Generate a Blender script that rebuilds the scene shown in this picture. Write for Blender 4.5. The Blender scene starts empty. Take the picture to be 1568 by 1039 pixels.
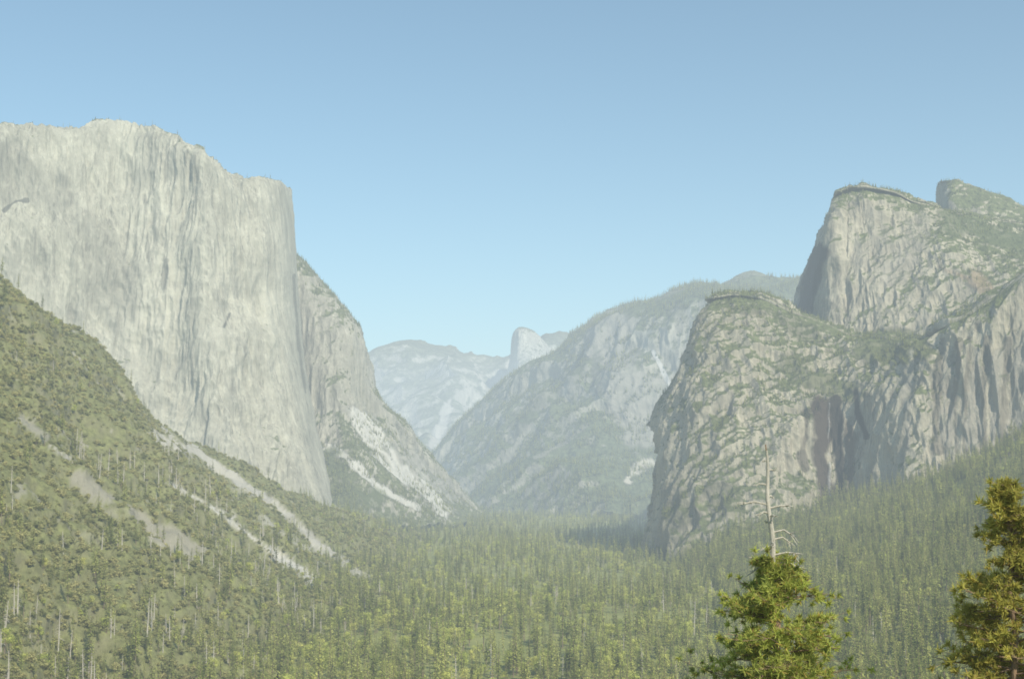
import bpy, math, random
import numpy as np
from mathutils import Vector

rng = np.random.default_rng(7)
random.seed(7)
sc = bpy.context.scene
sc.view_settings.view_transform = 'Standard'
sc.view_settings.look = 'None'
sc.view_settings.exposure = 0

# ------------------------------------------------------------------ survey frame
CAM_Z = 160.0
F = 2177.8
PITCH = math.radians(5.42)
def W(u, v, d):
    u = np.asarray(u, float); v = np.asarray(v, float); d = np.asarray(d, float)
    a = (u-784)/F; b = (519.5-v)/F
    y = math.cos(PITCH) - b*math.sin(PITCH)
    z = math.sin(PITCH) + b*math.cos(PITCH)
    return np.stack([a/y*d, d, CAM_Z + z/y*d], -1)
def UV(P):
    x = P[..., 0]; y = P[..., 1]; z = P[..., 2]-CAM_Z
    f = y*math.cos(PITCH)+z*math.sin(PITCH)
    up = -y*math.sin(PITCH)+z*math.cos(PITCH)
    f = np.maximum(f, 1.0)
    return 784+F*x/f, 519.5-F*up/f

# ------------------------------------------------------------------ noise
def _h(ix, iy, iz, s):
    n = (ix*374761393 + iy*668265263 + iz*1274126177 + s*974634777) & 0xffffffff
    n = ((n ^ (n >> 13))*1103515245) & 0xffffffff
    n = ((n ^ (n >> 16))*668265263) & 0xffffffff
    return ((n ^ (n >> 15)) & 0xffffff)/float(0xffffff)
def vn(P, s=0):
    f = np.floor(P); i = f.astype(np.int64); t = P-f
    t = t*t*t*(t*(t*6-15)+10)
    r = 0
    for dx in (0, 1):
        wx = t[..., 0] if dx else 1-t[..., 0]
        for dy in (0, 1):
            wy = t[..., 1] if dy else 1-t[..., 1]
            for dz in (0, 1):
                wz = t[..., 2] if dz else 1-t[..., 2]
                r = r + wx*wy*wz*_h(i[..., 0]+dx, i[..., 1]+dy, i[..., 2]+dz, s)
    return r*2-1
def fbm(P, o=4, s=0, g=0.5):
    a = 1; r = 0; k = 1.0
    for j in range(o):
        r = r + a*vn(P*k+17.3*j, s+j); a *= g; k *= 2.03
    return r
def ridged(P, o=4, s=0):
    a = 1; r = 0; k = 1.0
    for j in range(o):
        r = r + a*(1-2*np.abs(vn(P*k+11.7*j, s+j))); a *= .5; k *= 2.1
    return r

# ------------------------------------------------------------------ loft
def cr(A, n, axis):
    A = np.moveaxis(A, axis, 0); m = A.shape[0]
    t = np.linspace(0, m-1, n); i = np.minimum(t.astype(int), m-2); f = (t-i)
    f = f.reshape((-1,)+(1,)*(A.ndim-1))
    p0 = A[np.maximum(i-1, 0)]; p1 = A[i]; p2 = A[i+1]; p3 = A[np.minimum(i+2, m-1)]
    k = 0.35
    m1 = (p2-p0)*k; m2 = (p3-p1)*k
    R = (2*f**3-3*f**2+1)*p1+(f**3-2*f**2+f)*m1+(-2*f**3+3*f**2)*p2+(f**3-f**2)*m2
    return np.moveaxis(R, 0, axis)
def normals(G):
    a = np.gradient(G, axis=1); b = np.gradient(G, axis=0)
    n = np.cross(b, a); l = np.linalg.norm(n, axis=-1, keepdims=True)+1e-9
    return n/l
def mesh_grid(name, G, mat, paint=None, smooth=True):
    r, c = G.shape[:2]
    me = bpy.data.meshes.new(name)
    idx = np.arange(r*c).reshape(r, c)
    q = np.stack([idx[:-1, :-1], idx[1:, :-1], idx[1:, 1:], idx[:-1, 1:]], -1).reshape(-1, 4)
    me.vertices.add(r*c); me.vertices.foreach_set('co', G.reshape(-1).astype(np.float32))
    nf = len(q)
    me.loops.add(nf*4); me.loops.foreach_set('vertex_index', q.reshape(-1).astype(np.int32))
    me.polygons.add(nf); me.polygons.foreach_set('loop_start', (np.arange(nf)*4).astype(np.int32))
    me.polygons.foreach_set('loop_total', np.full(nf, 4, np.int32))
    me.polygons.foreach_set('use_smooth', np.full(nf, smooth))
    me.update(calc_edges=True); me.validate()
    at = me.color_attributes.new('paint', 'FLOAT_COLOR', 'POINT')
    if paint is None: paint = np.zeros((r, c, 4))
    at.data.foreach_set('color', paint.reshape(-1).astype(np.float32))
    me.materials.append(mat)
    ob = bpy.data.objects.new(name, me); sc.collection.objects.link(ob)
    return ob
def rimrow(rows, back=45.):
    # a shoulder row just behind the rim, so the plateau breaks cleanly over the edge
    return [rows[0], [(u, v+1.5, d+back) for u, v, d in rows[1]]]+rows[1:]
def rows_to_grid(rows, nu, nv):
    R = np.array(rows, float)
    G = W(R[..., 0], R[..., 1], R[..., 2])
    return cr(cr(G, nv, 0), nu, 1)
def outward(N):
    return np.where((-N[..., 1:2]+.9*N[..., 2:3]) < 0.0, -N, N)
def rock_disp(G, big=30, rib=12, fine=4, ribw=45, ribh=500, seed=0, rim_keep=None, it=1):
    N = outward(normals(G))
    d = big*fbm(G/260.0, 3, seed) + rib*ridged(G/np.array([ribw, ribw, ribh]), 3, seed+9)*.6 \
        + rib*.5*fbm(G/np.array([80, 80, 150.]), 3, seed+13) + fine*ridged(G/np.array([20., 20., 90.]), 3, seed+20)
    if rim_keep is not None: d = d*rim_keep
    return G + N*d[..., None]
def seg_dist(U, V, pts):
    best = np.full(U.shape, 1e9)
    for (a, b), (c, d) in zip(pts[:-1], pts[1:]):
        L = (c-a)**2+(d-b)**2+1e-9
        t = np.clip(((U-a)*(c-a)+(V-b)*(d-b))/L, 0, 1)
        best = np.minimum(best, np.hypot(U-a-t*(c-a), V-b-t*(d-b)))
    return best
def add_paint(Pt, U, V, G, pts, w, col, s, rag=.6, sc_=40.):
    dd = seg_dist(U, V, pts)/w + rag*fbm(G/sc_, 4, int(w*7+pts[0][0]))
    m = np.clip((1.2-dd)/.5, 0, 1)*s
    Pt[..., :3] = Pt[..., :3]*(1-m[..., None])+np.array(col)*m[..., None]
    Pt[..., 3] = np.maximum(Pt[..., 3], m)

# ------------------------------------------------------------------ materials
def nd(nt, t, **k):
    n = nt.nodes.new(t)
    for a, b in k.items():
        setattr(n, a, b)
    return n
def base_mat(name, rough=.9):
    m = bpy.data.materials.new(name); m.use_nodes = True
    b = m.node_tree.nodes['Principled BSDF']
    b.inputs['Roughness'].default_value = rough
    b.inputs['Specular IOR Level'].default_value = .15
    return m, m.node_tree, b
def mixc(nt, fac, a, b, blend='MIX'):
    n = nd(nt, 'ShaderNodeMix', data_type='RGBA', blend_type=blend)
    for s, v in ((0, fac), (6, a), (7, b)):
        if isinstance(v, bpy.types.NodeSocket): nt.links.new(v, n.inputs[s])
        elif s == 0: n.inputs[0].default_value = v
        else: n.inputs[s].default_value = (*v, 1)
    return n.outputs[2]
def noise(nt, scale, detail=5, rough=.6, seed=0.):
    g = nd(nt, 'ShaderNodeNewGeometry')
    mp = nd(nt, 'ShaderNodeMapping'); mp.inputs['Scale'].default_value = scale
    mp.inputs['Location'].default_value = (seed, seed*1.7, seed*.3)
    nt.links.new(g.outputs['Position'], mp.inputs['Vector'])
    n = nd(nt, 'ShaderNodeTexNoise'); n.inputs['Scale'].default_value = 1
    n.inputs['Detail'].default_value = detail; n.inputs['Roughness'].default_value = rough
    nt.links.new(mp.outputs[0], n.inputs['Vector'])
    return n.outputs['Fac']
def rng_(nt, val, a, b, c=0., d=1.):
    n = nd(nt, 'ShaderNodeMapRange'); nt.links.new(val, n.inputs[0])
    n.inputs[1].default_value = a; n.inputs[2].default_value = b
    n.inputs[3].default_value = c; n.inputs[4].default_value = d
    return n.outputs[0]
def math_(nt, op, a, b):
    n = nd(nt, 'ShaderNodeMath', operation=op)
    for i, v in enumerate((a, b)):
        if isinstance(v, bpy.types.NodeSocket): nt.links.new(v, n.inputs[i])
        else: n.inputs[i].default_value = v
    return n.outputs[0]
def rock_mat(name, c1, c2, dark, veg=(.15, .16, .075), vz=(.45, .62), veg_amt=1., streak=.55, bump=6., s=1., vspot=.0, stcov=.4):
    m, nt, b = base_mat(name)
    big = rng_(nt, noise(nt, (1/260/s,)*3, 5, .6, 3.1), .35, .65)
    col = mixc(nt, big, c1, c2)
    med = rng_(nt, noise(nt, (1/60/s, 1/60/s, 1/140/s), 6, .65, 9.), .3, .7, .74, 1.18)
    vm = nd(nt, 'ShaderNodeVectorMath', operation='SCALE'); nt.links.new(col, vm.inputs[0]); nt.links.new(med, vm.inputs['Scale'])
    col = vm.outputs[0]
    st = rng_(nt, noise(nt, (1/9/s, 1/9/s, 1/340/s), 6, .75, 1.), .48, .68, 0, streak)
    stm = rng_(nt, noise(nt, (1/130/s, 1/130/s, 1/260/s), 4, .6, 5.), stcov, stcov+.2)
    col = mixc(nt, math_(nt, 'MULTIPLY', st, stm), col, dark)
    lt = rng_(nt, noise(nt, (1/14/s, 1/14/s, 1/450/s), 6, .75, 21.), .5, .7, 0, .55)
    col = mixc(nt, lt, col, tuple(min(.75, x*1.4) for x in c1))
    g = nd(nt, 'ShaderNodeNewGeometry'); sx = nd(nt, 'ShaderNodeSeparateXYZ'); nt.links.new(g.outputs['Normal'], sx.inputs[0])
    vno = rng_(nt, noise(nt, (1/35/s,)*3, 7, .72, 40.), .3, .7, -.3, .3)
    vz_ = rng_(nt, math_(nt, 'ADD', sx.outputs[2], vno), vz[0], vz[1], 0, veg_amt)
    if vspot > 0:
        sp = rng_(nt, noise(nt, (1/28/s,)*3, 8, .8, 77.), .6-.12*vspot, .66-.08*vspot, 0, .75)
        vz_ = math_(nt, 'MAXIMUM', vz_, sp)
    vc = mixc(nt, rng_(nt, noise(nt, (1/12/s,)*3, 4, .7, 60.), .35, .65), tuple(x*.65 for x in veg), tuple(x*1.4 for x in veg))
    col = mixc(nt, vz_, col, vc)
    at = nd(nt, 'ShaderNodeAttribute', attribute_name='paint')
    col = mixc(nt, at.outputs['Alpha'], col, at.outputs['Color'])
    nt.links.new(col, b.inputs['Base Color'])
    bp = nd(nt, 'ShaderNodeBump'); bp.inputs['Distance'].default_value = bump; bp.inputs['Strength'].default_value = 1
    h = math_(nt, 'ADD', noise(nt, (1/10/s, 1/10/s, 1/80/s), 8, .7, 2.), noise(nt, (1/45/s, 1/45/s, 1/200/s), 4, .6, 8.))
    nt.links.new(h, bp.inputs['Height']); nt.links.new(bp.outputs[0], b.inputs['Normal'])
    return m

granite = rock_mat('granite_pale', (.50, .475, .375), (.39, .37, .285), (.17, .155, .12), streak=.85, vz=(.76, .95), bump=6, stcov=.36)
granite2 = rock_mat('granite_tan', (.485, .435, .33), (.355, .32, .235), (.11, .10, .075), veg=(.13, .145, .06), streak=.95, vz=(.46, .66), vspot=.30, bump=6)
granite3 = rock_mat('granite_grey_buttress', (.43, .405, .33), (.31, .29, .22), (.12, .115, .085), veg=(.13, .14, .065), vz=(.45, .65), vspot=.25, bump=5)
granite4 = rock_mat('granite_forested', (.43, .41, .34), (.30, .29, .225), (.11, .11, .085), veg=(.12, .14, .07), vz=(.42, .62), vspot=.45, s=2.0, bump=9)
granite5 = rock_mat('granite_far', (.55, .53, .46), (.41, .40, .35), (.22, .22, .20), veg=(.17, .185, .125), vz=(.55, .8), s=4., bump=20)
brush_ground = rock_mat('brushy_ground', (.28, .26, .15), (.21, .20, .10), (.13, .13, .06), veg=(.19, .195, .075), vz=(.1, .8), streak=.2, s=.6, bump=3, vspot=.4)
def ground_mat():
    m, nt, b = base_mat('forest_floor')
    n = rng_(nt, noise(nt, (1/60,)*3, 8, .7, 2.), .35, .65)
    col = mixc(nt, n, (.19, .21, .07), (.35, .35, .13))
    n2 = rng_(nt, noise(nt, (1/9,)*3, 6, .7, 8.), .4, .65)
    col = mixc(nt, n2, col, (.24, .255, .085))
    nt.links.new(col, b.inputs['Base Color'])
    bp = nd(nt, 'ShaderNodeBump'); bp.inputs['Distance'].default_value = 2.
    nt.links.new(noise(nt, (1/6,)*3, 6, .7, 4.), bp.inputs['Height']); nt.links.new(bp.outputs[0], b.inputs['Normal'])
    return m
forest_floor = ground_mat()
def foliage_mat(name, a, bcol, c, tl=.4):
    m, nt, b = base_mat(name, .75)
    oi = nd(nt, 'ShaderNodeObjectInfo')
    cr_ = nd(nt, 'ShaderNodeValToRGB'); e = cr_.color_ramp.elements
    e[0].color = (*a, 1); e[1].color = (*c, 1); x = e.new(.5); x.color = (*bcol, 1)
    nt.links.new(oi.outputs['Random'], cr_.inputs[0])
    v = rng_(nt, noise(nt, (1/2.5,)*3, 3, .6, 3.), .3, .7, .65, 1.35)
    vm = nd(nt, 'ShaderNodeVectorMath', operation='SCALE'); nt.links.new(cr_.outputs[0], vm.inputs[0]); nt.links.new(v, vm.inputs['Scale'])
    nt.links.new(vm.outputs[0], b.inputs['Base Color'])
    tr = nd(nt, 'ShaderNodeBsdfTranslucent'); nt.links.new(vm.outputs[0], tr.inputs[0])
    ms = nd(nt, 'ShaderNodeMixShader'); ms.inputs[0].default_value = tl
    nt.links.new(b.outputs[0], ms.inputs[1]); nt.links.new(tr.outputs[0], ms.inputs[2])
    nt.links.new(ms.outputs[0], nt.nodes['Material Output'].inputs[0])
    return m
def bark_mat(name, a, b2):
    m, nt, b = base_mat(name)
    n = rng_(nt, noise(nt, (4, 4, .8), 6, .7, 2.), .35, .65)
    nt.links.new(mixc(nt, n, a, b2), b.inputs['Base Color'])
    bp = nd(nt, 'ShaderNodeBump'); bp.inputs['Distance'].default_value = .04
    nt.links.new(n, bp.inputs['Height']); nt.links.new(bp.outputs[0], b.inputs['Normal'])
    return m
fol_con = foliage_mat('conifer_needles', (.17, .20, .06), (.37, .395, .115), (.56, .56, .18), .3)
fol_dec = foliage_mat('oak_leaves', (.46, .50, .12), (.56, .58, .155), (.64, .62, .19), .35)
fol_bush = foliage_mat('brush_leaves', (.24, .25, .095), (.37, .355, .14), (.49, .445, .19), .3)
fol_near = foliage_mat('pine_needles', (.48, .51, .12), (.48, .51, .12), (.48, .51, .12), .45)
fol_gold = foliage_mat('pine_needles_gold', (.48, .44, .10), (.48, .44, .10), (.48, .44, .10), .45)
fol_near2 = foliage_mat('pine_needles_dry', (.54, .40, .11), (.54, .40, .11), (.54, .40, .11), .45)
bark = bark_mat('bark_brown', (.30, .23, .16), (.18, .14, .10))
bark_grey = bark_mat('dead_wood_grey', (.60, .55, .47), (.44, .40, .33))
bark_red = bark_mat('pine_bark', (.42, .28, .18), (.22, .16, .11))

# ------------------------------------------------------------------ builders for trees
class MB:
    def __init__(s): s.v = []; s.f = []; s.m = []
    def tube(s, pts, rads, mi, n=6):
        b0 = len(s.v); P = [np.array(p, float) for p in pts]
        for i, p in enumerate(P):
            t = P[min(i+1, len(P)-1)]-P[max(i-1, 0)]; t /= np.linalg.norm(t)+1e-9
            a = np.cross(t, [0.3, 1, 0.1] if abs(t[2]) > .7 else [0, 0, 1]); a /= np.linalg.norm(a)+1e-9; c = np.cross(t, a)
            for k in range(n):
                q = 2*math.pi*k/n; s.v.append(tuple(p+rads[i]*(math.cos(q)*a+math.sin(q)*c)))
        for i in range(len(P)-1):
            for k in range(n):
                s.f.append((b0+i*n+k, b0+i*n+(k+1) % n, b0+(i+1)*n+(k+1) % n, b0+(i+1)*n+k)); s.m.append(mi)
    def quad(s, p, a, b, mi):
        i = len(s.v)
        s.v += [tuple(p-a*.5-b*.35), tuple(p+a*.1-b*.5), tuple(p+a*.55+b*.1), tuple(p-a*.15+b*.5)]
        s.f.append((i, i+1, i+2, i+3)); s.m.append(mi)
    def tri(s, p, q, r, mi):
        i = len(s.v); s.v += [tuple(p), tuple(q), tuple(r)]; s.f.append((i, i+1, i+2)); s.m.append(mi)
    def obj(s, name, mats, link=None):
        me = bpy.data.meshes.new(name); me.from_pydata(s.v, [], s.f)
        for m in mats: me.materials.append(m)
        me.polygons.foreach_set('material_index', s.m); me.update()
        o = bpy.data.objects.new(name, me)
        if link: link.objects.link(o)
        return o
def rv(s=1.): return rng.normal(size=3)*s
def unit(v): return v/(np.linalg.norm(v)+1e-9)

def conifer(name, h, r, coll, start=.15, layers=24, nb=7, dens=1., fmat=None, power=.8, bk=None):
    m = MB()
    m.tube([(0, 0, -3), (0, 0, h*.5), (rng.normal()*.2, 0, h)], [h*.014, h*.009, .04], 0, 5)
    for L in range(layers):
        t = start+(1-start)*(L+.5*rng.random())/layers; z = h*t
        env = r*((1-t)/(1-start))**power*(.7+.5*rng.random())+.25
        if t < start+.15: env *= .75
        for k in range(nb):
            if rng.random() > dens: continue
            a = rng.random()*6.283; ln = env*(.65+.5*rng.random())
            d = np.array([math.cos(a), math.sin(a), -.15+.25*rng.random()])
            for j, q in enumerate((.35, .7, 1.0)):
                p = np.array([0, 0, z])+d*ln*q+np.array([0, 0, -.25*ln*q*q])+rv(.15)
                sz = max(.5, ln*.55)*(1.1-.35*j/2)
                m.quad(p, unit(d+rv(.3))*sz, unit(np.cross(d, [0, 0, 1])+rv(.4))*sz*.75, 1)
    return m.obj(name, [bk or bark, fmat or fol_con], coll)
def broad(name, h, r, coll, fmat, trunk=.3, lobes=11, per=60, leaf=.9):
    m = MB()
    m.tube([(0, 0, -1), (0.1, 0, h*.35), (rng.normal()*.3, rng.normal()*.3, h*.8)], [h*.03, h*.022, .06], 0, 5)
    c0 = h*(trunk+(1-trunk)/2); hz = h*(1-trunk)/2
    for i in range(lobes):
        d = unit(rv()); c = np.array([d[0]*r*.6, d[1]*r*.6, c0+d[2]*hz*.62]); lr = r*(.35+.25*rng.random())
        m.tube([(0, 0, h*.3), tuple(c)], [h*.01, .04], 0, 3)
        for k in range(per):
            n = unit(rv()); p = c+n*lr*(.6+.5*rng.random())*np.array([1, 1, .85])
            t1 = unit(np.cross(n, rv())); t2 = np.cross(n, t1)
            m.quad(p, unit(t1+n*.5*rng.normal())*leaf, t2*leaf*.8, 1)
    return m.obj(name, [bark, fmat], coll)
def snag(name, h, coll):
    m = MB()
    m.tube([(0, 0, -2), (.1, 0, h*.5), (.3, .1, h)], [h*.023, h*.016, .14], 0, 6)
    for k in range(22):
        z = h*(.3+.67*rng.random()); a = rng.random()*6.28; l = (1-z/h)*5+.8
        m.tube([(0, 0, z), (math.cos(a)*l*.5, math.sin(a)*l*.5, z+.1), (math.cos(a)*l, math.sin(a)*l, z-.3*l)], [.12, .09, .04], 0, 3)
    return m.obj(name, [bark_grey], coll)

proto = bpy.data.collections.new('forest_tree_kinds')
conifer('a_conifer', 32, 4.2, proto)
conifer('b_conifer', 36, 3.6, proto, start=.22, dens=.9)
conifer('c_conifer', 27, 4.6, proto, start=.1)
conifer('d_conifer', 38, 4.4, proto, start=.35, dens=.8, power=.55)
conifer('e_conifer', 30, 3.4, proto, start=.25, dens=.7, power=.6)
broad('f_oak', 17, 6.5, proto, fol_dec)
broad('g_oak', 14, 5.5, proto, fol_dec, lobes=8)
snag('h_snag', 27, proto)
snag('i_snag', 20, proto)
bproto = bpy.data.collections.new('shrub_kinds')
broad('a_shrub', 5, 3.6, bproto, fol_bush, trunk=.02, lobes=8, per=34, leaf=.9)
broad('b_shrub', 4, 4.2, bproto, fol_bush, trunk=.0, lobes=8, per=34, leaf=.9)
broad('c_shrub', 7, 3.6, bproto, fol_bush, trunk=.05, lobes=9, per=34, leaf=1.)

def instancer(name, P, S, R, I, coll):
    me = bpy.data.meshes.new(name); n = len(P)
    me.vertices.add(n); me.vertices.foreach_set('co', np.asarray(P, np.float32).reshape(-1))
    a = me.attributes.new('isc', 'FLOAT_VECTOR', 'POINT'); a.data.foreach_set('vector', np.asarray(S, np.float32).reshape(-1))
    a = me.attributes.new('irot', 'FLOAT_VECTOR', 'POINT'); a.data.foreach_set('vector', np.asarray(R, np.float32).reshape(-1))
    a = me.attributes.new('iid', 'INT', 'POINT'); a.data.foreach_set('value', np.asarray(I, np.int32))
    me.update()
    ob = bpy.data.objects.new(name, me); sc.collection.objects.link(ob)
    ng = bpy.data.node_groups.new(name, 'GeometryNodeTree')
    ng.interface.new_socket('Geometry', in_out='INPUT', socket_type='NodeSocketGeometry')
    ng.interface.new_socket('Geometry', in_out='OUTPUT', socket_type='NodeSocketGeometry')
    gi = ng.nodes.new('NodeGroupInput'); go = ng.nodes.new('NodeGroupOutput')
    ip = ng.nodes.new('GeometryNodeInstanceOnPoints'); ci = ng.nodes.new('GeometryNodeCollectionInfo')
    ci.inputs['Collection'].default_value = coll; ci.inputs['Separate Children'].default_value = True; ci.inputs['Reset Children'].default_value = True
    def na(t, nm):
        x = ng.nodes.new('GeometryNodeInputNamedAttribute'); x.data_type = t; x.inputs['Name'].default_value = nm
        return [o for o in x.outputs if o.enabled and o.name == 'Attribute'][0]
    ng.links.new(gi.outputs[0], ip.inputs['Points']); ng.links.new(ci.outputs[0], ip.inputs['Instance'])
    ip.inputs['Pick Instance'].default_value = True
    ng.links.new(na('INT', 'iid'), ip.inputs['Instance Index'])
    ng.links.new(na('FLOAT_VECTOR', 'irot'), ip.inputs['Rotation'])
    ng.links.new(na('FLOAT_VECTOR', 'isc'), ip.inputs['Scale'])
    ng.links.new(ip.outputs[0], go.inputs[0])
    md = ob.modifiers.new('scatter', 'NODES'); md.node_group = ng
    return ob
def scatter_grid(G, n, Pt=None):
    r, c = G.shape[:2]
    a = np.linalg.norm(np.cross(G[1:, :-1]-G[:-1, :-1], G[:-1, 1:]-G[:-1, :-1]), axis=-1).reshape(-1)
    i = rng.choice(len(a), n, p=a/a.sum()); ii, jj = i//(c-1), i % (c-1)
    s = rng.random((n, 1)); t = rng.random((n, 1))
    P = G[ii, jj]*(1-s)*(1-t)+G[ii+1, jj]*s*(1-t)+G[ii, jj+1]*(1-s)*t+G[ii+1, jj+1]*s*t
    N = normals(G)[ii, jj]; N = np.where(N[:, 2:3] < 0, -N, N)
    pa = Pt[ii, jj, 3] if Pt is not None else np.zeros(n)
    return P, N, pa

# ------------------------------------------------------------------ ground
def groundz(x, y):
    hill = 157-0.43*np.maximum(y-6, 0)
    hill = np.where(y < 6, 157+0.12*(-(y-6)), hill)
    hill = hill+3*vn(np.stack([x/40, y/40, x*0], -1), 4)*np.clip(y/60, 0, 1)
    base = 5*vn(np.stack([x/400, y/400, x*0], -1), 3)
    k = 12.
    return np.log(np.exp(np.clip((hill-base)/k, -50, 50))+1)*k+base
ys = np.concatenate([np.linspace(-2500, -40, 40), np.linspace(-30, 500, 120), np.linspace(510, 6000, 220), np.geomspace(6100, 40000, 60)])
xs = np.concatenate([-np.geomspace(20000, 1300, 40), np.linspace(-1250, 1250, 180), np.geomspace(1300, 20000, 40)])
X, Y = np.meshgrid(xs, ys)
mesh_grid('valley_ground', np.stack([X, Y, groundz(X, Y)], -1), forest_floor)

# ------------------------------------------------------------------ monolith on the left
def interp(tab, x): t = np.array(tab, float); return np.interp(x, t[:, 0], t[:, 1])
rimV = [(-260, 212), (-150, 207), (0, 201), (60, 196), (110, 193), (140, 186), (180, 184), (235, 190), (262, 203), (275, 211), (320, 235), (345, 250), (380, 262), (430, 279), (447, 290)]
rimD = [(-260, 3250), (0, 3450), (140, 3560), (250, 3600), (330, 3620), (400, 3720), (447, 3900)]
edgeU = [(290, 447), (330, 450), (390, 453), (470, 457), (560, 466), (650, 482), (720, 500), (775, 513), (830, 528)]
nc, nr = 640, 500
s = np.linspace(0, 1, nc)
capG = np.zeros((nr, nc, 3))
for k, t in enumerate(np.linspace(0, 1, nr)):
    u_r = -260+(447+260)*s
    v_top = interp(rimV, u_r)+1; v_bot = 840.
    v = v_top+(v_bot-v_top)*t
    eu = interp(edgeU, 290+(840-290)*t)
    u = -260+(eu+260)*s
    d = interp(rimD, u_r)
    d = d - 330*t**1.3 + 30*np.exp(-t/.02) + 90*np.exp(-((s-.62)/.06)**2)*(1-t)*0.6 - 60*np.exp(-((s-.80)/.05)**2)
    d = d + 200*np.clip((s-.965)/.035, 0, 1)**2
    capG[k] = W(u, v, d)
keep = np.clip(np.minimum((1-s)[None, :]*12, 1), .2, 1)*np.ones((nr, 1))
capG = rock_disp(capG, 20, 12, 4., 46, 1500, 3, keep)
back = [capG[0]+np.array([-.32*(260*j*j+60*j), 260*j*j+60*j, 4+3*j-14*j*j])+np.stack([0*s, 0*s, 8*fbm(capG[0]/40+j, 3, 5)], -1) for j in (3, 2.5, 2, 1.5, 1, .5, .2)]
sidecol = lambda G: np.concatenate([G, G[:, -1:]+np.array([-115, 500, 0]), G[:, -1:]+np.array([-330, 1200, 0])], 1)
capG = sidecol(np.concatenate([np.array(back), capG], 0))
U, V = UV(capG); Pt = np.zeros(capG.shape[:2]+(4,))
DK = (.17, .155, .12)
add_paint(Pt, U, V, capG, [(40, 270), (120, 340), (170, 420)], 45, (.35, .32, .23), .3, 1.3, 140)
add_paint(Pt, U, V, capG, [(255, 400), (250, 440)], 3.5, DK, .5, .9, 24)
add_paint(Pt, U, V, capG, [(352, 480), (343, 500)], 2.0, (.08, .075, .06), .85, .6, 20)
add_paint(Pt, U, V, capG, [(450, 420), (456, 520), (468, 600)], 2.2, DK, .6, .6, 30)
add_paint(Pt, U, V, capG, [(6, 322), (25, 308), (42, 306)], 2.2, (.10, .095, .075), .8, .9, 22)
add_paint(Pt, U, V, capG, [(222, 300), (228, 400)], 3, DK, .35, .9, 30)
add_paint(Pt, U, V, capG, [(185, 420), (178, 520)], 3, DK, .3, .9, 30)
mesh_grid('granite_monolith', capG, granite, Pt)

# ------------------------------------------------------------------ east buttress (behind monolith)
rE = [
 [(430, 420, 5200), (457, 440, 5100), (490, 470, 5050), (520, 500, 5000), (543, 520, 5000), (560, 560, 5100), (570, 600, 5200), (590, 640, 5300), (620, 670, 5500), (650, 710, 5700), (680, 745, 5800), (712, 775, 6000), (740, 800, 6100)],
 [(430, 375, 4600), (457, 404, 4500), (490, 438, 4450), (520, 468, 4400), (543, 495, 4400), (558, 545, 4450), (568, 590, 4500), (590, 625, 4600), (622, 650, 4750), (648, 688, 4950), (676, 725, 5150), (710, 752, 5400), (740, 790, 5500)],
 [(430, 540, 4450), (460, 550, 4350), (490, 560, 4300), (515, 565, 4280), (538, 570, 4300), (550, 600, 4350), (562, 628, 4420), (585, 645, 4500), (614, 666, 4650), (640, 698, 4850), (670, 733, 5050), (708, 760, 5300), (738, 792, 5420)],
 [(430, 680, 4300), (470, 680, 4200), (497, 680, 4150), (525, 668, 4130), (545, 655, 4180), (560, 655, 4230), (582, 668, 4300), (606, 690, 4420), (632, 715, 4600), (662, 740, 4800), (695, 765, 5150), (715, 780, 5280), (735, 796, 5390)],
 [(420, 810, 3700), (470, 812, 3650), (500, 812, 3650), (530, 812, 3650), (555, 812, 3680), (575, 810, 3720), (600, 808, 3780), (625, 806, 3850), (650, 804, 3980), (680, 803, 4200), (710, 802, 4400), (740, 802, 4500), (770, 802, 4600)],
]
eG = rows_to_grid(rE, 360, 360)
eG = rock_disp(eG, 18, 10, 3, 60, 600, 31)
U, V = UV(eG); Pt = np.zeros(eG.shape[:2]+(4,))
TAL = (.60, .58, .52)
add_paint(Pt, U, V, eG, [(560, 640), (585, 690), (625, 730), (675, 775)], 16, TAL, .9, .8, 90)
add_paint(Pt, U, V, eG, [(590, 690), (640, 720), (690, 760)], 18, TAL, .5, 1., 90)
add_paint(Pt, U, V, eG, [(500, 683), (530, 700), (575, 742), (640, 778)], 5, TAL, .9, .9, 60)
add_paint(Pt, U, V, eG, [(540, 710), (560, 725)], 5, TAL, .7, .9, 60)
add_paint(Pt, U, V, eG, [(505, 705), (530, 740), (580, 775)], 14, (.15, .17, .08), .75, .9, 60)
mesh_grid('rock_buttress', eG, granite3, Pt)

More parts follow.
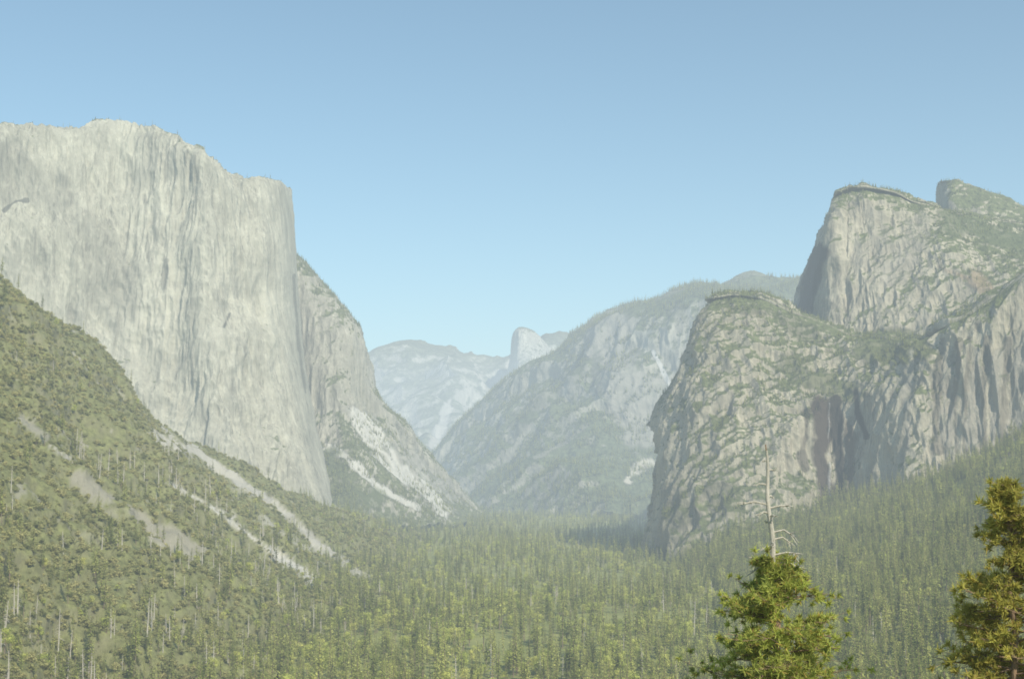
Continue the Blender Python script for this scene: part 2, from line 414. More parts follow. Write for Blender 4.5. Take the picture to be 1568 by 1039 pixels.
# ------------------------------------------------------------------ right mid ridge
rM = [
 [(640, 760, 10500), (680, 730, 10500), (705, 700, 10500), (735, 670, 10500), (768, 640, 10300), (800, 600, 10000), (850, 575, 9800), (890, 540, 9600), (925, 520, 9300), (960, 500, 9000), (1000, 490, 8800), (1050, 475, 8600), (1090, 465, 8500), (1130, 465, 8500), (1180, 462, 8500), (1230, 460, 8500), (1300, 440, 8500)],
 [(640, 728, 8500), (665, 698, 8300), (698, 652, 8200), (730, 620, 8100), (765, 588, 8000), (800, 565, 7900), (850, 541, 7700), (890, 511, 7500), (922, 488, 7250), (960, 475, 7050), (1000, 465, 6900), (1050, 449, 6750), (1085, 440, 6700), (1130, 444, 6700), (1180, 440, 6700), (1230, 433, 6700), (1300, 423, 6700)],
 [(650, 745, 8200), (680, 712, 8000), (715, 675, 7900), (745, 650, 7750), (780, 620, 7600), (815, 600, 7450), (860, 578, 7300), (893, 560, 7050), (925, 560, 6850), (962, 560, 6700), (1002, 560, 6600), (1050, 555, 6500), (1085, 555, 6400), (1130, 555, 6400), (1180, 555, 6400), (1230, 555, 6400), (1300, 555, 6400)],
 [(660, 762, 7800), (695, 745, 7500), (725, 715, 7300), (755, 690, 7100), (790, 665, 6950), (825, 645, 6850), (865, 635, 6750), (895, 640, 6600), (928, 655, 6500), (964, 670, 6400), (1004, 680, 6300), (1050, 690, 6200), (1085, 690, 6100), (1130, 690, 6100), (1180, 690, 6100), (1230, 690, 6100), (1300, 690, 6100)],
 [(670, 792, 6300), (705, 794, 6200), (735, 796, 6000), (765, 797, 5800), (800, 797, 5700), (835, 798, 5500), (870, 799, 5400), (905, 800, 5300), (935, 800, 5200), (970, 800, 5200), (1010, 800, 5100), (1055, 800, 5000), (1090, 800, 5000), (1130, 800, 5000), (1180, 800, 5000), (1230, 800, 5000), (1300, 800, 5000)],
]
mG = rows_to_grid(rM, 520, 380)
nrm = outward(normals(mG))
dM = 75*ridged(mG/np.array([560, 560, 1500.]), 3, 51)*.6+36*fbm(mG/260., 4, 55)+10*ridged(mG/np.array([80, 80, 400.]), 3, 57)
edge = np.clip(np.abs(np.linspace(0, 1, 380)-.25)*8, .18, 1)[:, None]
mG = mG+nrm*(dM*edge)[..., None]
U, V = UV(mG); Pt = np.zeros(mG.shape[:2]+(4,))
add_paint(Pt, U, V, mG, [(930, 510), (955, 560), (990, 640)], 34, (.46, .44, .38), .7, 1., 260)
add_paint(Pt, U, V, mG, [(1040, 480), (1050, 600)], 30, (.42, .40, .34), .5, 1., 260)
add_paint(Pt, U, V, mG, [(1000, 538), (1012, 560), (1028, 594)], 3.5, (.72, .71, .68), .85, .5, 100)
add_paint(Pt, U, V, mG, [(960, 735), (975, 715), (995, 706)], 8, (.62, .58, .48), .9, .7, 90)
add_paint(Pt, U, V, mG, [(820, 700), (860, 680), (900, 650)], 3, (.5, .47, .4), .6, .9, 90)
add_paint(Pt, U, V, mG, [(912, 530), (915, 600)], 5, (.13, .14, .12), .7, .9, 90)
add_paint(Pt, U, V, mG, [(790, 640), (850, 600), (890, 560)], 14, (.14, .17, .09), .5, 1., 160)
mesh_grid('forested_ridge', mG, granite4, Pt)

# ------------------------------------------------------------------ far range, half-dome, pale dome
rim = [(480, 600), (540, 575), (575, 542), (600, 531), (625, 527), (650, 530), (690, 540), (720, 546), (755, 549), (785, 545), (815, 532), (835, 518), (855, 516), (880, 524), (930, 530), (1000, 540)]
rF = [[(u, v+25, 18500) for u, v in rim], [(u, v, 15500) for u, v in rim],
      [(u, 585+10*math.sin(u/17), 14200) for u, v in rim], [(u, 640+12*math.sin(u/23+1), 12500) for u, v in rim],
      [(u, 700, 11000) for u, v in rim], [(u, 768, 9300) for u, v in rim]]
fG = rows_to_grid(rF, 360, 240)
nF = normals(fG); nF = np.where(nF[..., 2:3] < 0, -nF, nF)
eF = np.clip(np.abs(np.linspace(0, 1, 240)-.2)*6, .08, 1)[:, None]
fG = fG+nF*((200*ridged(fG/1300., 4, 71)+45*ridged(fG/300., 3, 75))*eF*.8)[..., None]
U, V = UV(fG); Pt = np.zeros(fG.shape[:2]+(4,))
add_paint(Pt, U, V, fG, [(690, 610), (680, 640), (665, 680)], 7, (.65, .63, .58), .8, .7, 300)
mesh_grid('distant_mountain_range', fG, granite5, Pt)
hd = [(779, 566), (783, 548), (785, 524), (788, 511), (795, 504), (806, 504), (818, 509), (828, 518), (837, 530), (848, 552)]
dd = [13650, 13450, 13250, 13100, 13000, 12980, 13000, 13050, 13150, 13300]
rH = [[(u+2, v+8, d+1100) for (u, v), d in zip(hd, dd)], [(u, v+1.5, d+330) for (u, v), d in zip(hd, dd)], [(u, v+1, d+50) for (u, v), d in zip(hd, dd)],
      [(u, max(v+8, 540), d-80) for (u, v), d in zip(hd, dd)], [(784+(u-784)*1.1, 585, d-400) for (u, v), d in zip(hd, dd)], [(780+(u-784)*1.6, 640, d-1300) for (u, v), d in zip(hd, dd)]]
hG = rows_to_grid(rH, 120, 120); hG = rock_disp(hG, 4, 8, 4, 90, 900, 81)
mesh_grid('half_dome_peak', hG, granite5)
pd = [(1085, 455), (1105, 437), (1122, 427), (1140, 419), (1155, 417), (1170, 421), (1190, 431), (1215, 445)]
rP = [[(u, v+12, 9900) for u, v in pd], [(u, v, 9300) for u, v in pd], [(u, v+12, 8900) for u, v in pd], [(u, v+50, 8600) for u, v in pd]]
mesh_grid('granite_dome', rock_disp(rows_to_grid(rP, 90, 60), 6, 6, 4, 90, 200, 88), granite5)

# ------------------------------------------------------------------ cliffs on the right
rC = [
 [(1150, 520, 4300), (1135, 500, 3900), (1150, 500, 3800), (1190, 505, 3700), (1235, 505, 3600), (1280, 520, 3500), (1330, 530, 3450), (1390, 530, 3350), (1430, 535, 3250), (1480, 530, 3100), (1530, 510, 3000), (1590, 480, 2900), (1660, 430, 2800), (1760, 380, 2700)],
 [(1108, 478, 3450), (1091, 462, 3100), (1125, 455, 3060), (1170, 461, 3020), (1215, 481, 2990), (1262, 497, 2980), (1310, 520, 2960), (1370, 522, 2850), (1418, 525, 2720), (1450, 503, 2560), (1495, 478, 2440), (1540, 448, 2330), (1600, 395, 2180), (1700, 330, 2050)],
 [(1085, 520, 3420), (1072, 512, 3060), (1105, 505, 2960), (1160, 508, 2930), (1208, 530, 2900), (1256, 540, 2860), (1305, 550, 2820), (1362, 550, 2750), (1415, 555, 2620), (1450, 540, 2470), (1497, 520, 2370), (1543, 500, 2270), (1606, 470, 2120), (1705, 440, 1990)],
 [(1050, 592, 3400), (1031, 590, 3000), (1080, 580, 2860), (1150, 590, 2790), (1200, 605, 2770), (1248, 612, 2740), (1292, 606, 2740), (1345, 598, 2670), (1405, 600, 2530), (1450, 590, 2420), (1500, 570, 2320), (1547, 560, 2220), (1612, 540, 2070), (1710, 520, 1940)],
 [(1030, 662, 3380), (1010, 660, 2960), (1060, 660, 2790), (1140, 660, 2700), (1196, 655, 2680), (1240, 645, 2690), (1275, 640, 2735), (1330, 645, 2670), (1398, 650, 2490), (1450, 645, 2390), (1503, 635, 2290), (1550, 625, 2190), (1618, 610, 2040), (1715, 600, 1900)],
 [(1020, 752, 3360), (1003, 750, 2920), (1050, 745, 2720), (1125, 745, 2630), (1190, 735, 2610), (1240, 730, 2650), (1273, 725, 2695), (1322, 725, 2645), (1392, 720, 2430), (1450, 715, 2340), (1508, 710, 2240), (1558, 700, 2130), (1625, 690, 1970), (1720, 680, 1850)],
 [(1005, 865, 3250), (988, 858, 2850), (1040, 858, 2590), (1110, 858, 2480), (1188, 850, 2470), (1238, 842, 2500), (1276, 835, 2570), (1330, 835, 2530), (1400, 835, 2290), (1460, 830, 2200), (1520, 825, 2100), (1570, 815, 2000), (1640, 805, 1850), (1740, 800, 1740)],
]
def comp(d, ref=2620., k=.72): return d+(ref-d)*k if d < ref else d
rC = [[(u, v, comp(d) if u >= 1300 else d) for u, v, d in r] for r in rC]
rC = [[(u, v, d-60*i/6. if u >= 1390 else d) for u, v, d in r] for i, r in enumerate(rC)]
cG = rows_to_grid(rimrow(rC), 680, 500)
rowk = np.clip((np.abs(np.linspace(0, 1, 500)-1.8/7)-.02)*11, .1, 1)[:, None]
cG = rock_disp(cG, 17, 13, 4, 46, 480, 101, rowk)
U, V = UV(cG); Pt = np.zeros(cG.shape[:2]+(4,))
BR = (.07, .05, .038)
VG = (.15, .165, .07)
add_paint(Pt, U, V, cG, [(1215, 555), (1260, 585), (1300, 600)], 24, VG, .75, .9, 60)
add_paint(Pt, U, V, cG, [(1320, 540), (1370, 540), (1410, 535)], 14, VG, .8, .9, 60)
add_paint(Pt, U, V, cG, [(1120, 475), (1180, 480), (1250, 515)], 12, VG, .5, .9, 60)
add_paint(Pt, U, V, cG, [(1040, 790), (1090, 740), (1130, 790)], 16, VG, .5, 1., 50)
add_paint(Pt, U, V, cG, [(1258, 616), (1257, 700), (1266, 775)], 16, BR, .95, .5, 40)
add_paint(Pt, U, V, cG, [(1278, 612), (1284, 700), (1287, 775)], 9, (.03, .025, .02), .97, .5, 30)
add_paint(Pt, U, V, cG, [(1299, 650), (1302, 700), (1305, 765)], 8, (.12, .085, .06), .8, .8, 40)
add_paint(Pt, U, V, cG, [(1311, 600), (1313, 630), (1326, 668)], 5, (.04, .034, .028), .95, .5, 30)
add_paint(Pt, U, V, cG, [(1236, 635), (1230, 710)], 7, BR, .65, .9, 40)
for (x0, w_) in ((1435, 6), (1462, 4), (1478, 5), (1505, 4), (1537, 5)):
    add_paint(Pt, U, V, cG, [(x0+8, 520), (x0, 600), (x0+2, 690)], w_, (.17, .145, .11), .6, .8, 50)
for (x0, w_) in ((1390, 6), (1450, 8), (1490, 9), (1522, 8), (1555, 10)):
    add_paint(Pt, U, V, cG, [(x0+6, 540), (x0, 600), (x0, 680)], w_, (.52, .48, .40), .6, .8, 60)
mesh_grid('granite_cliffs', cG, granite2, Pt)
# thin late-season waterfall in front of the wet wall
wm, nt, b = base_mat('falling_water', .4)
wn = rng_(nt, noise(nt, (1/1.2, 1/1.2, 1/30), 6, .7, 5.), .3, .7)
nt.links.new(mixc(nt, wn, (.34, .33, .31), (.6, .6, .58)), b.inputs['Base Color'])
tb = nd(nt, 'ShaderNodeBsdfTransparent'); ms = nd(nt, 'ShaderNodeMixShader')
nt.links.new(rng_(nt, wn, .2, .9, .1, .6), ms.inputs[0]); nt.links.new(tb.outputs[0], ms.inputs[1]); nt.links.new(b.outputs[0], ms.inputs[2])
nt.links.new(ms.outputs[0], nt.nodes['Material Output'].inputs[0])
fv = np.linspace(616, 768, 50); wf = []
for v_ in fv:
    k = np.argmin((U-(1269+.03*(v_-618)))**2+(V-v_)**2); wf.append(cG.reshape(-1, 3)[k])
wf = np.array(wf); yy = np.minimum.accumulate(wf[:, 1])-7; xx = np.linspace(wf[0, 0], wf[-1, 0], 50)*yy/wf[:, 1]
wid = np.linspace(1.4, 3.4, 50)
offs = np.linspace(-1, 1, 7)
WG = np.stack([xx[:, None]+wid[:, None]*offs[None, :]+1.5*vn(np.stack([wf[:, 2]/25, wf[:, 2]*0, wf[:, 2]*0], -1), 9)[:, None], (yy[:, None]-(1-offs[None, :]**2)*2), wf[:, 2][:, None]+0*offs[None, :]], -1)
mesh_grid('waterfall', WG, wm)

rT = [
 [(1262, 410, 4700), (1280, 380, 4600), (1300, 350, 4400), (1330, 335, 4300), (1350, 330, 4300), (1390, 335, 4300), (1425, 345, 4300), (1450, 350, 4300), (1490, 352, 4300), (1530, 350, 4300), (1590, 352, 4300), (1680, 355, 4300)],
 [(1240, 400, 3800), (1264, 354, 3680), (1278, 308, 3300), (1300, 294, 3260), (1325, 290, 3250), (1370, 298, 3250), (1400, 312, 3260), (1436, 323, 3300), (1470, 330, 3380), (1520, 338, 3420), (1570, 345, 3450), (1660, 350, 3500)],
 [(1236, 415, 3790), (1244, 395, 3680), (1270, 345, 3240), (1300, 338, 3220), (1330, 340, 3210), (1375, 342, 3200), (1412, 348, 3190), (1448, 352, 3190), (1480, 358, 3220), (1525, 365, 3240), (1570, 372, 3250), (1660, 380, 3260)],
 [(1220, 455, 3790), (1226, 440, 3680), (1266, 410, 3220), (1300, 405, 3190), (1335, 405, 3170), (1380, 402, 3140), (1425, 400, 3110), (1462, 395, 3090), (1495, 398, 3090), (1535, 402, 3080), (1575, 408, 3060), (1660, 415, 3050)],
 [(1204, 500, 3780), (1210, 490, 3680), (1260, 500, 3200), (1300, 500, 3150), (1340, 490, 3110), (1385, 480, 3070), (1430, 475, 3030), (1470, 470, 3000), (1500, 468, 2980), (1540, 462, 2960), (1580, 455, 2940), (1660, 450, 2900)],
 [(1190, 560, 3770), (1195, 560, 3680), (1250, 590, 3150), (1300, 600, 3080), (1340, 590, 3040), (1390, 580, 3000), (1440, 575, 2950), (1480, 570, 2900), (1520, 560, 2880), (1560, 555, 2860), (1600, 545, 2840), (1660, 540, 2800)],
]
tG = rows_to_grid(rimrow(rT, 60), 500, 420)
rowk = np.clip((np.abs(np.linspace(0, 1, 420)-1.8/6)-.02)*11, .1, 1)[:, None]
tG = rock_disp(tG, 12, 10, 4, 60, 480, 141, rowk)
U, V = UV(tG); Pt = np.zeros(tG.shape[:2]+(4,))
add_paint(Pt, U, V, tG, [(1440, 410), (1480, 425), (1510, 440)], 12, (.50, .35, .21), .6, .9, 60)
add_paint(Pt, U, V, tG, [(1410, 340), (1400, 390), (1370, 420)], 14, (.5, .46, .38), .5, .9, 60)
add_paint(Pt, U, V, tG, [(1340, 330), (1345, 400)], 25, (.48, .44, .36), .4, .9, 60)
add_paint(Pt, U, V, tG, [(1460, 335), (1500, 355), (1560, 375)], 18, (.13, .15, .065), .85, .9, 50)
add_paint(Pt, U, V, tG, [(1320, 530), (1380, 520)], 14, VG, .7, .9, 50)
add_paint(Pt, U, V, tG, [(1256, 385), (1240, 430), (1228, 490)], 14, (.055, .052, .05), .9, .4, 50)  # shade on the left face turned from the sun, darkened in the rock colour
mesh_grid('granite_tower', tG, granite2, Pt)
rN = [
 [(1440, 330, 4600), (1440, 300, 4500), (1465, 300, 4400), (1500, 305, 4400), (1540, 315, 4400), (1590, 330, 4400), (1680, 350, 4400)],
 [(1437, 325, 4100), (1437, 283, 3950), (1460, 278, 3850), (1500, 289, 3820), (1535, 303, 3800), (1580, 325, 3780), (1680, 350, 3750)],
 [(1436, 345, 4090), (1437, 318, 3930), (1455, 312, 3720), (1498, 318, 3680), (1535, 330, 3650), (1580, 345, 3620), (1680, 365, 3600)],
 [(1430, 400, 4080), (1432, 400, 3900), (1450, 400, 3640), (1498, 400, 3600), (1535, 400, 3570), (1580, 400, 3550), (1680, 400, 3500)],
]
nG = rows_to_grid(rimrow(rN), 200, 160)
nG = rock_disp(nG, 4, 6, 3, 60, 160, 161)
mesh_grid('rock_pinnacle', nG, granite2)

# ------------------------------------------------------------------ hillsides
crest = [(-260, 300, 1500), (-100, 375, 1700), (0, 430, 1900), (60, 480, 1980), (125, 516, 2050), (172, 565, 2150), (215, 628, 2250), (300, 683, 2500), (400, 737, 2800), (500, 777, 3200), (570, 797, 3700)]
toe = [(-500, 1597, 400), (-100, 1307, 600), (100, 1161, 800), (220, 1074, 1000), (330, 1016, 1200), (430, 975, 1400), (490, 944, 1600), (540, 900, 2000), (575, 865, 2500), (605, 842, 3000), (640, 826, 3500)]
Cw = W(*np.array(crest, float).T); Tw = W(*np.array(toe, float).T)
def rowmix(t, sag): return Cw*(1-t)+Tw*t+np.array([0, 0, -1])*sag*(Cw[:, 2:3]-Tw[:, 2:3])
HR = np.array([Cw+np.array([-260, 330, -60]), Cw+np.array([-90, 110, -12]), Cw, rowmix(.2, .02), rowmix(.42, .05), rowmix(.65, .06), rowmix(.85, .04), Tw, Tw+np.array([60, -30, -25])])
HR[0, :, 2] -= 40
lG = cr(cr(HR, 330, 0), 420, 1)
nl = normals(lG); nl = np.where(nl[..., 2:3] < 0, -nl, nl)
kk = np.clip(np.abs(np.linspace(0, 1, 330)-2/8)*10, .35, 1)[:, None]
lG = lG+nl*((20*fbm(lG/np.array([160., 160, 160]), 4, 201)+8*ridged(lG/45., 3, 207))*kk)[..., None]
U, V = UV(lG); Pt = np.zeros(lG.shape[:2]+(4,))
GR = (.48, .45, .39)
oc = fbm(lG/np.array([45., 45, 45]), 5, 261, .65); m = np.clip((oc-.68)/.2, 0, 1)*np.clip((lG[..., 2]-60)/100, 0, 1)*.7
Pt[..., :3] = np.array((.38, .35, .285)); Pt[..., 3] = m
add_paint(Pt, U, V, lG, [(235, 662), (290, 688), (350, 722), (420, 772), (470, 815), (530, 862)], 7, GR, .9, 1.1, 40)
add_paint(Pt, U, V, lG, [(330, 778), (380, 818), (430, 855), (480, 885)], 7, (.57, .54, .48), .95, 1., 40)
add_paint(Pt, U, V, lG, [(265, 742), (300, 762), (330, 778)], 4, (.57, .54, .48), .9, .9, 40)
add_paint(Pt, U, V, lG, [(75, 680), (112, 705)], 5, GR, .8, 1., 30)
add_paint(Pt, U, V, lG, [(120, 735), (190, 780), (240, 810), (300, 845)], 9, (.34, .31, .25), .8, 1.3, 40)
add_paint(Pt, U, V, lG, [(400, 790), (450, 830), (560, 880)], 5, GR, .7, 1.1, 40)
add_paint(Pt, U, V, lG, [(30, 640), (70, 668)], 4, (.36, .33, .28), .7, 1., 30)
mesh_grid('brushy_hillside', lG, brush_ground, Pt); lP = Pt

rg = [(985, 836, 3150), (1060, 808, 2850), (1130, 786, 2720), (1200, 778, 2650), (1260, 773, 2660), (1330, 762, 2640), (1400, 734, 2600), (1470, 706, 2560), (1530, 680, 2520), (1600, 645, 2480), (1720, 590, 2420)]
tg = [(975, 846, 2900), (1035, 861, 2580), (1080, 885, 2190), (1120, 915, 1840), (1155, 950, 1555), (1190, 990, 1320), (1230, 1040, 1110), (1290, 1100, 932), (1370, 1180, 768), (1500, 1307, 600), (1750, 1597, 400)]
Cw = W(*np.array(rg, float).T); Tw = W(*np.array(tg, float).T)
GRr = np.array([Cw+np.array([60, 160, 40]), Cw, rowmix(.3, .10), rowmix(.6, .12), Tw, Tw+np.array([-60, -30, -25])])
gG = cr(cr(GRr, 200, 0), 260, 1)
gG[..., 2] += 12*fbm(gG/120., 4, 231)
mesh_grid('forested_hillside', gG, forest_floor)

# ------------------------------------------------------------------ forest scatter
PP, SS, II = [], [], []
def addtrees(P, smin, smax, kinds, probs, tall=1.):
    n = len(P)
    if n == 0: return
    s = smin+(smax-smin)*rng.random(n)
    PP.append(P); SS.append(np.stack([s*(.85+.3*rng.random(n)), s*(.85+.3*rng.random(n)), s*tall*(.85+.35*rng.random(n))], -1))
    II.append(rng.choice(kinds, n, p=np.array(probs)/sum(probs)))
K = [0, 1, 2, 3, 4, 5, 6, 7, 8]
def valley(d0, d1, sp, wid=.52):
    n = int(wid*(d1*d1-d0*d0)/(sp*sp))
    d = np.sqrt(rng.random(n)*(d1*d1-d0*d0)+d0*d0); x = (rng.random(n)*2-1)*wid*d
    P = np.stack([x, d, groundz(x, d)-1], -1)
    dens = fbm(np.stack([x/130, d/130, 0*x], -1), 3, 301)
    P = P[dens > -.55]
    return P
near = valley(700, 2000, 12.5); mid = valley(2000, 3500, 16); far = valley(3500, 7500, 25)
addtrees(near, .4, 1.2, K, [3, 3, 3, 2, 3, 3.2, 3, .5, .5])
addtrees(mid, .4, 1.1, K, [3, 3, 3, 2, 3, 2.5, 2, .3, .2])
addtrees(far, .6, 1.1, K[:6], [3, 3, 3, 2, 2, 1])
n = 900; x = rng.uniform(-260, 260, n); d = rng.uniform(170, 650, n)
addtrees(np.stack([x, d, groundz(x, d)-1], -1), .3, .75, K, [3, 3, 3, 2, 3, 2, 2, .2, .2])
P, N, pa = scatter_grid(gG, 14000); addtrees(P[P[:, 2] > 0], .45, 1.05, K, [4, 4, 4, 3, 4, .8, .6, .2, .2])
P, N, pa = scatter_grid(lG, 15000, lP)
low = np.clip(1-P[:, 2]/170., 0, 1); dn = fbm(P/110., 3, 311)
ok = (rng.random(len(P)) < low**1.5*.6+.025+.05*(dn > .3)) & (pa < .35)
addtrees(P[ok], .35, .9, K, [3, 3, 3, 2, 3, 1.5, 1.5, 1., 1.])
P, N, pa = scatter_grid(lG, 9000, lP)
ok = (P[:, 1] < 1900) & (P[:, 2] < 190) & (fbm(P/140., 2, 321) > -.1)
P = P[ok][:260]
addtrees(P, .5, 1.1, [7, 8], [1, 1])
def ledge(G, n, nz, s0, s1, cut=.2, seed=0):
    P, N, pa = scatter_grid(G, n)
    ok = (N[:, 2] > nz) & (fbm(P/80., 3, 400+seed) > cut)
    addtrees(P[ok]-np.array([0, 0, 1]), s0, s1, [0, 1, 2, 4], [1, 1, 1, 1])
ledge(cG, 24000, .62, .2, .45, -.1, 1)
ledge(tG, 14000, .64, .2, .42, 0, 2)
ledge(nG, 3000, .5, .2, .4, -.2, 3)
ledge(eG, 18000, .5, .25, .55, -.1, 4)
ledge(mG, 50000, .45, .5, 1.0, -.1, 5)
ledge(capG[4:9], 500, .3, .2, .5, -.3, 6)
PP = np.concatenate(PP); SS = np.concatenate(SS); II = np.concatenate(II)
RR = np.stack([rng.normal(0, .03, len(PP)), rng.normal(0, .03, len(PP)), rng.random(len(PP))*6.283], -1)
instancer('valley_forest', PP, SS, RR, II, proto)
print('TREES', len(PP))
P, N, pa = scatter_grid(lG, 60000, lP)
ok = (pa < .3) & (fbm(P/35., 3, 333) > -.6)
P = P[ok]; s_ = .3+rng.random(len(P))**2*.95
instancer('hillside_shrubs', P-np.array([0, 0, .6]), np.stack([s_, s_, s_*.9], -1), np.stack([0*s_, 0*s_, rng.random(len(P))*6.28], -1), rng.integers(0, 3, len(P)), bproto)
print('SHRUBS', len(P))

# ------------------------------------------------------------------ near pines
def tuft(m, p, d, r, n=20, mi=1):
    for k in range(n):
        q = unit(d*.5+rv(.75)); s_ = unit(np.cross(q, rv()))*r*.13
        b = p+rv(r*.12)
        m.tri(b-s_, b+s_, b+q*r*(.7+.5*rng.random()), mi if rng.random() > .1 else 2)
def pine(name, base, top, live_top, rprof, bend=(0, 0), nl=120, dead=0, trunk_r=.38, fm=fol_near, deadbranches=(), dens=4.2):
    m = MB(); base = np.array(base, float); top = np.array(top, float); H = top[2]-base[2]
    def axis(z):
        t = (z-base[2])/H
        p = base*(1-t)+top*t
        return p+np.array([bend[0]*math.sin(t*3.14)+.08*math.sin(z*1.3), bend[1]*math.sin(t*3.14)+.06*math.cos(z*1.1), 0])
    zs = np.linspace(base[2]-1, top[2], 40)
    m.tube([axis(z) for z in zs], [trunk_r*(1-(z-base[2])/H)**.75+.035 for z in zs], 0, 9)
    zlow = base[2]+H*.25
    for k in range(nl):
        z = live_top-(live_top-zlow)*((k+rng.random())/nl)**1.15
        dz = live_top-z; R = rprof(dz)*(.5+.65*rng.random())
        a = rng.random()*6.283; d = np.array([math.cos(a), math.sin(a), 0])
        p0 = axis(z); rise = (.35 if dz < 4 else .05)+.2*rng.normal()
        pts = [p0, p0+d*R*.35+np.array([0, 0, rise*R*.3]), p0+d*R*.7+np.array([0, 0, rise*R*.45])+rv(.08), p0+d*R+np.array([0, 0, rise*R*.75])+rv(.1)]
        m.tube(pts, [.07, .05, .035, .015], 0, 4)
        nt_ = int(4+R*dens)
        for j in range(nt_):
            q = .35+.65*rng.random()
            i = min(int(q*3), 2); f = q*3-i
            b = pts[i]*(1-f)+pts[i+1]*f
            off = rv(.24+.13*R*q); off[2] = off[2]*.45+.1
            e = b+off
            m.tube([b, e], [.02, .01], 0, 3)
            tuft(m, e, unit(off+d*.4+np.array([0, 0, .3])), .34+.16*rng.random(), 24)
    for (z, a, L, dr) in deadbranches:
        p0 = axis(z); d = np.array([math.cos(a), math.sin(a)*.8, 0])
        p1 = p0+d*L*.45+np.array([0, 0, .10*L]); p2 = p0+d*L*.8+np.array([0, 0, dr*L*.5])+rv(.05); p3 = p0+d*L+np.array([0, 0, dr*L])
        m.tube([p0, p1, p2, p3], [.075, .06, .045, .02], 3, 5)
        for _ in range(4):
            f = .4+.5*rng.random(); b = p1*(1-f)+p2*f
            m.tube([b, b+d*.2+rv(.18)*L], [.03, .014], 3, 3)
    if dead:
        zs = np.linspace(live_top-1.5, top[2]+.02, 24)
        m.tube([axis(z) for z in zs], [trunk_r*(1-(z-base[2])/H)**.75+.06 for z in zs], 3, 9)
    return m.obj(name, [bark_red, fm, fol_near2, bark_grey], sc.collection)
A0 = W(1172, 680, 90.); bA = W(1188, 1039, 90.)
zb = float(groundz(np.array([bA[0]]), np.array([90.]))[0])
liveA = float(W(1180, 868, 90.)[2])
zz = lambda v: float(W(1175, v, 90.)[2])
db = [(zz(772), math.pi+.1, 2.0, .04), (zz(778), .1, 1.6, .08), (zz(742), math.pi, .7, -.1), (zz(815), .15, 1.7, -.35), (zz(826), .3, 1.5, -.25), (zz(838), math.pi+.3, .9, -.2),
      (zz(850), -.2, 1.9, .05), (zz(856), math.pi-.1, 1.5, .1), (zz(800), 2., .7, .2), (zz(720), .2, .5, .2), (zz(705), 3., .35, .2), (zz(760), .4, .5, -.3), (zz(785), 3.4, .8, -.25),
      (zz(865), .1, 2.2, -.1), (zz(872), 3.3, 1.8, -.25), (zz(790), 5.2, .9, .1), (zz(833), 4.6, 1.2, -.1)]
pine('pine_tree', (bA[0]+.6, 90, zb), A0, liveA, lambda z: 1.6+min(z, 9)*.5, bend=(.25, 0), nl=215, dead=1, trunk_r=.46, deadbranches=db, dens=3.4)
B0 = W(1541, 738, 80.); zb2 = float(groundz(np.array([22.]), np.array([80.]))[0])
bB = W(1552, 1039, 80.)
pine('pine_tree', (bB[0]+.5, 80, zb2), B0, B0[2]-.2, lambda z: .45+min(z, 12)*.36, nl=200, trunk_r=.36, fm=fol_gold, dens=3.4)

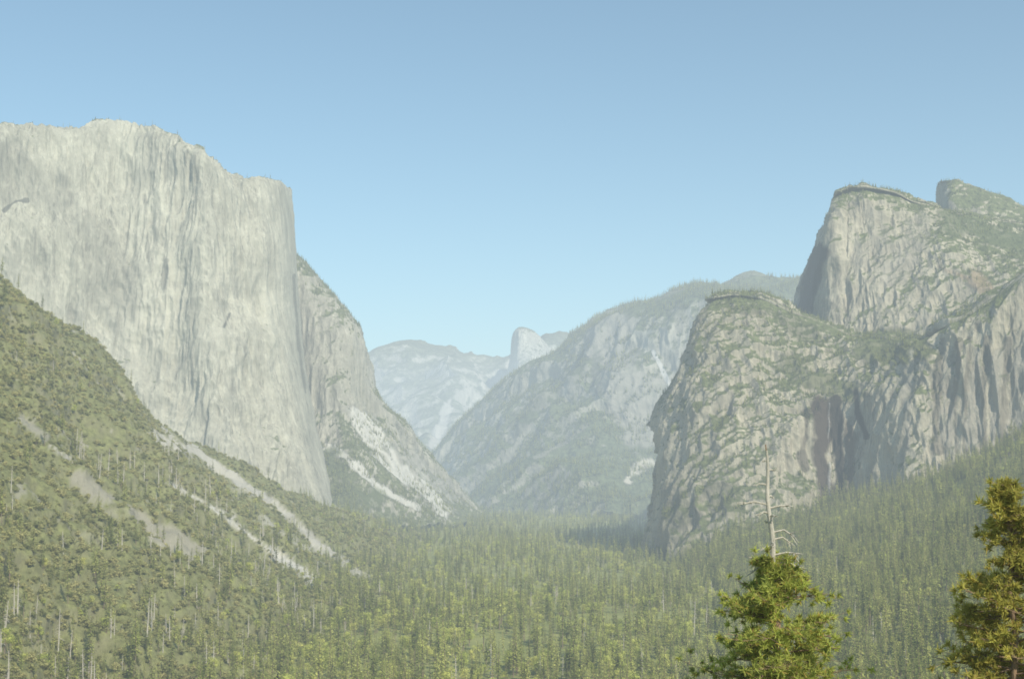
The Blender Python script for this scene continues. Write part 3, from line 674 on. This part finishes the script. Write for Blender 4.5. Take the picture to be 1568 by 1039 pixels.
# ------------------------------------------------------------------ haze (absorbing box over the valley; its even glow stands in for scattered light)
hz = bpy.data.meshes.new('emissive_haze')
x0, x1, y0, y1, z0, z1 = -21000, 21000, -2600, 41000, -400, 1150
vs = [(x, y, z) for x in (x0, x1) for y in (y0, y1) for z in (z0, z1)]
fs = [(0, 1, 3, 2), (4, 6, 7, 5), (0, 4, 5, 1), (2, 3, 7, 6), (0, 2, 6, 4), (1, 5, 7, 3)]
hz.from_pydata(vs, [], fs)
hm = bpy.data.materials.new('emissive_haze'); hm.use_nodes = True; nt = hm.node_tree; nt.nodes.clear()
o = nt.nodes.new('ShaderNodeOutputMaterial')
ab = nt.nodes.new('ShaderNodeVolumeAbsorption'); ab.inputs['Color'].default_value = (0.04, 0.02, 0, 1)
SIG = 1.0e-4; ab.inputs['Density'].default_value = SIG
em = nt.nodes.new('ShaderNodeEmission'); em.inputs['Color'].default_value = (.65*.96, .765*.98, .82, 1); em.inputs['Strength'].default_value = SIG
ad = nt.nodes.new('ShaderNodeAddShader'); nt.links.new(ab.outputs[0], ad.inputs[0]); nt.links.new(em.outputs[0], ad.inputs[1])
nt.links.new(ad.outputs[0], o.inputs['Volume'])
hz.materials.append(hm)
ho = bpy.data.objects.new('emissive_haze', hz); sc.collection.objects.link(ho)

# ------------------------------------------------------------------ sky, sun, camera
EL = math.radians(42); AZ = math.radians(147)
w = bpy.data.worlds.new('World'); sc.world = w; w.use_nodes = True
nt = w.node_tree; bg = nt.nodes['Background']; sk = nt.nodes.new('ShaderNodeTexSky')
sk.sky_type = 'NISHITA'; sk.sun_disc = False; sk.sun_elevation = EL; sk.sun_rotation = AZ
sk.altitude = 1370; sk.air_density = 1.0; sk.dust_density = 1.3; sk.ozone_density = 1.0
mx = nt.nodes.new('ShaderNodeMix'); mx.data_type = 'RGBA'; mx.blend_type = 'MULTIPLY'; mx.inputs[0].default_value = 1; mx.inputs[7].default_value = (.78, 1.03, .98, 1)
nt.links.new(sk.outputs[0], mx.inputs[6]); nt.links.new(mx.outputs[2], bg.inputs[0]); bg.inputs[1].default_value = .145
sl = bpy.data.lights.new('sun', 'SUN'); sl.energy = 5.0; sl.angle = math.radians(.5); sl.color = (1, .94, .80)
so = bpy.data.objects.new('sun', sl); sc.collection.objects.link(so)
sd = Vector((math.sin(AZ)*math.cos(EL), math.cos(AZ)*math.cos(EL), math.sin(EL)))
so.rotation_euler = sd.to_track_quat('Z', 'Y').to_euler(); so.location = sd*300+Vector((0, 0, 200))
cd = bpy.data.cameras.new('camera'); cd.lens = 50; cd.sensor_width = 36; cd.clip_start = .5; cd.clip_end = 80000
cd.dof.use_dof = True; cd.dof.focus_distance = 8.5; cd.dof.aperture_fstop = 8.0
co = bpy.data.objects.new('camera', cd); sc.collection.objects.link(co)
co.location = (0, 0, CAM_Z); co.rotation_euler = (math.radians(90)+PITCH, 0, 0)
sc.camera = co
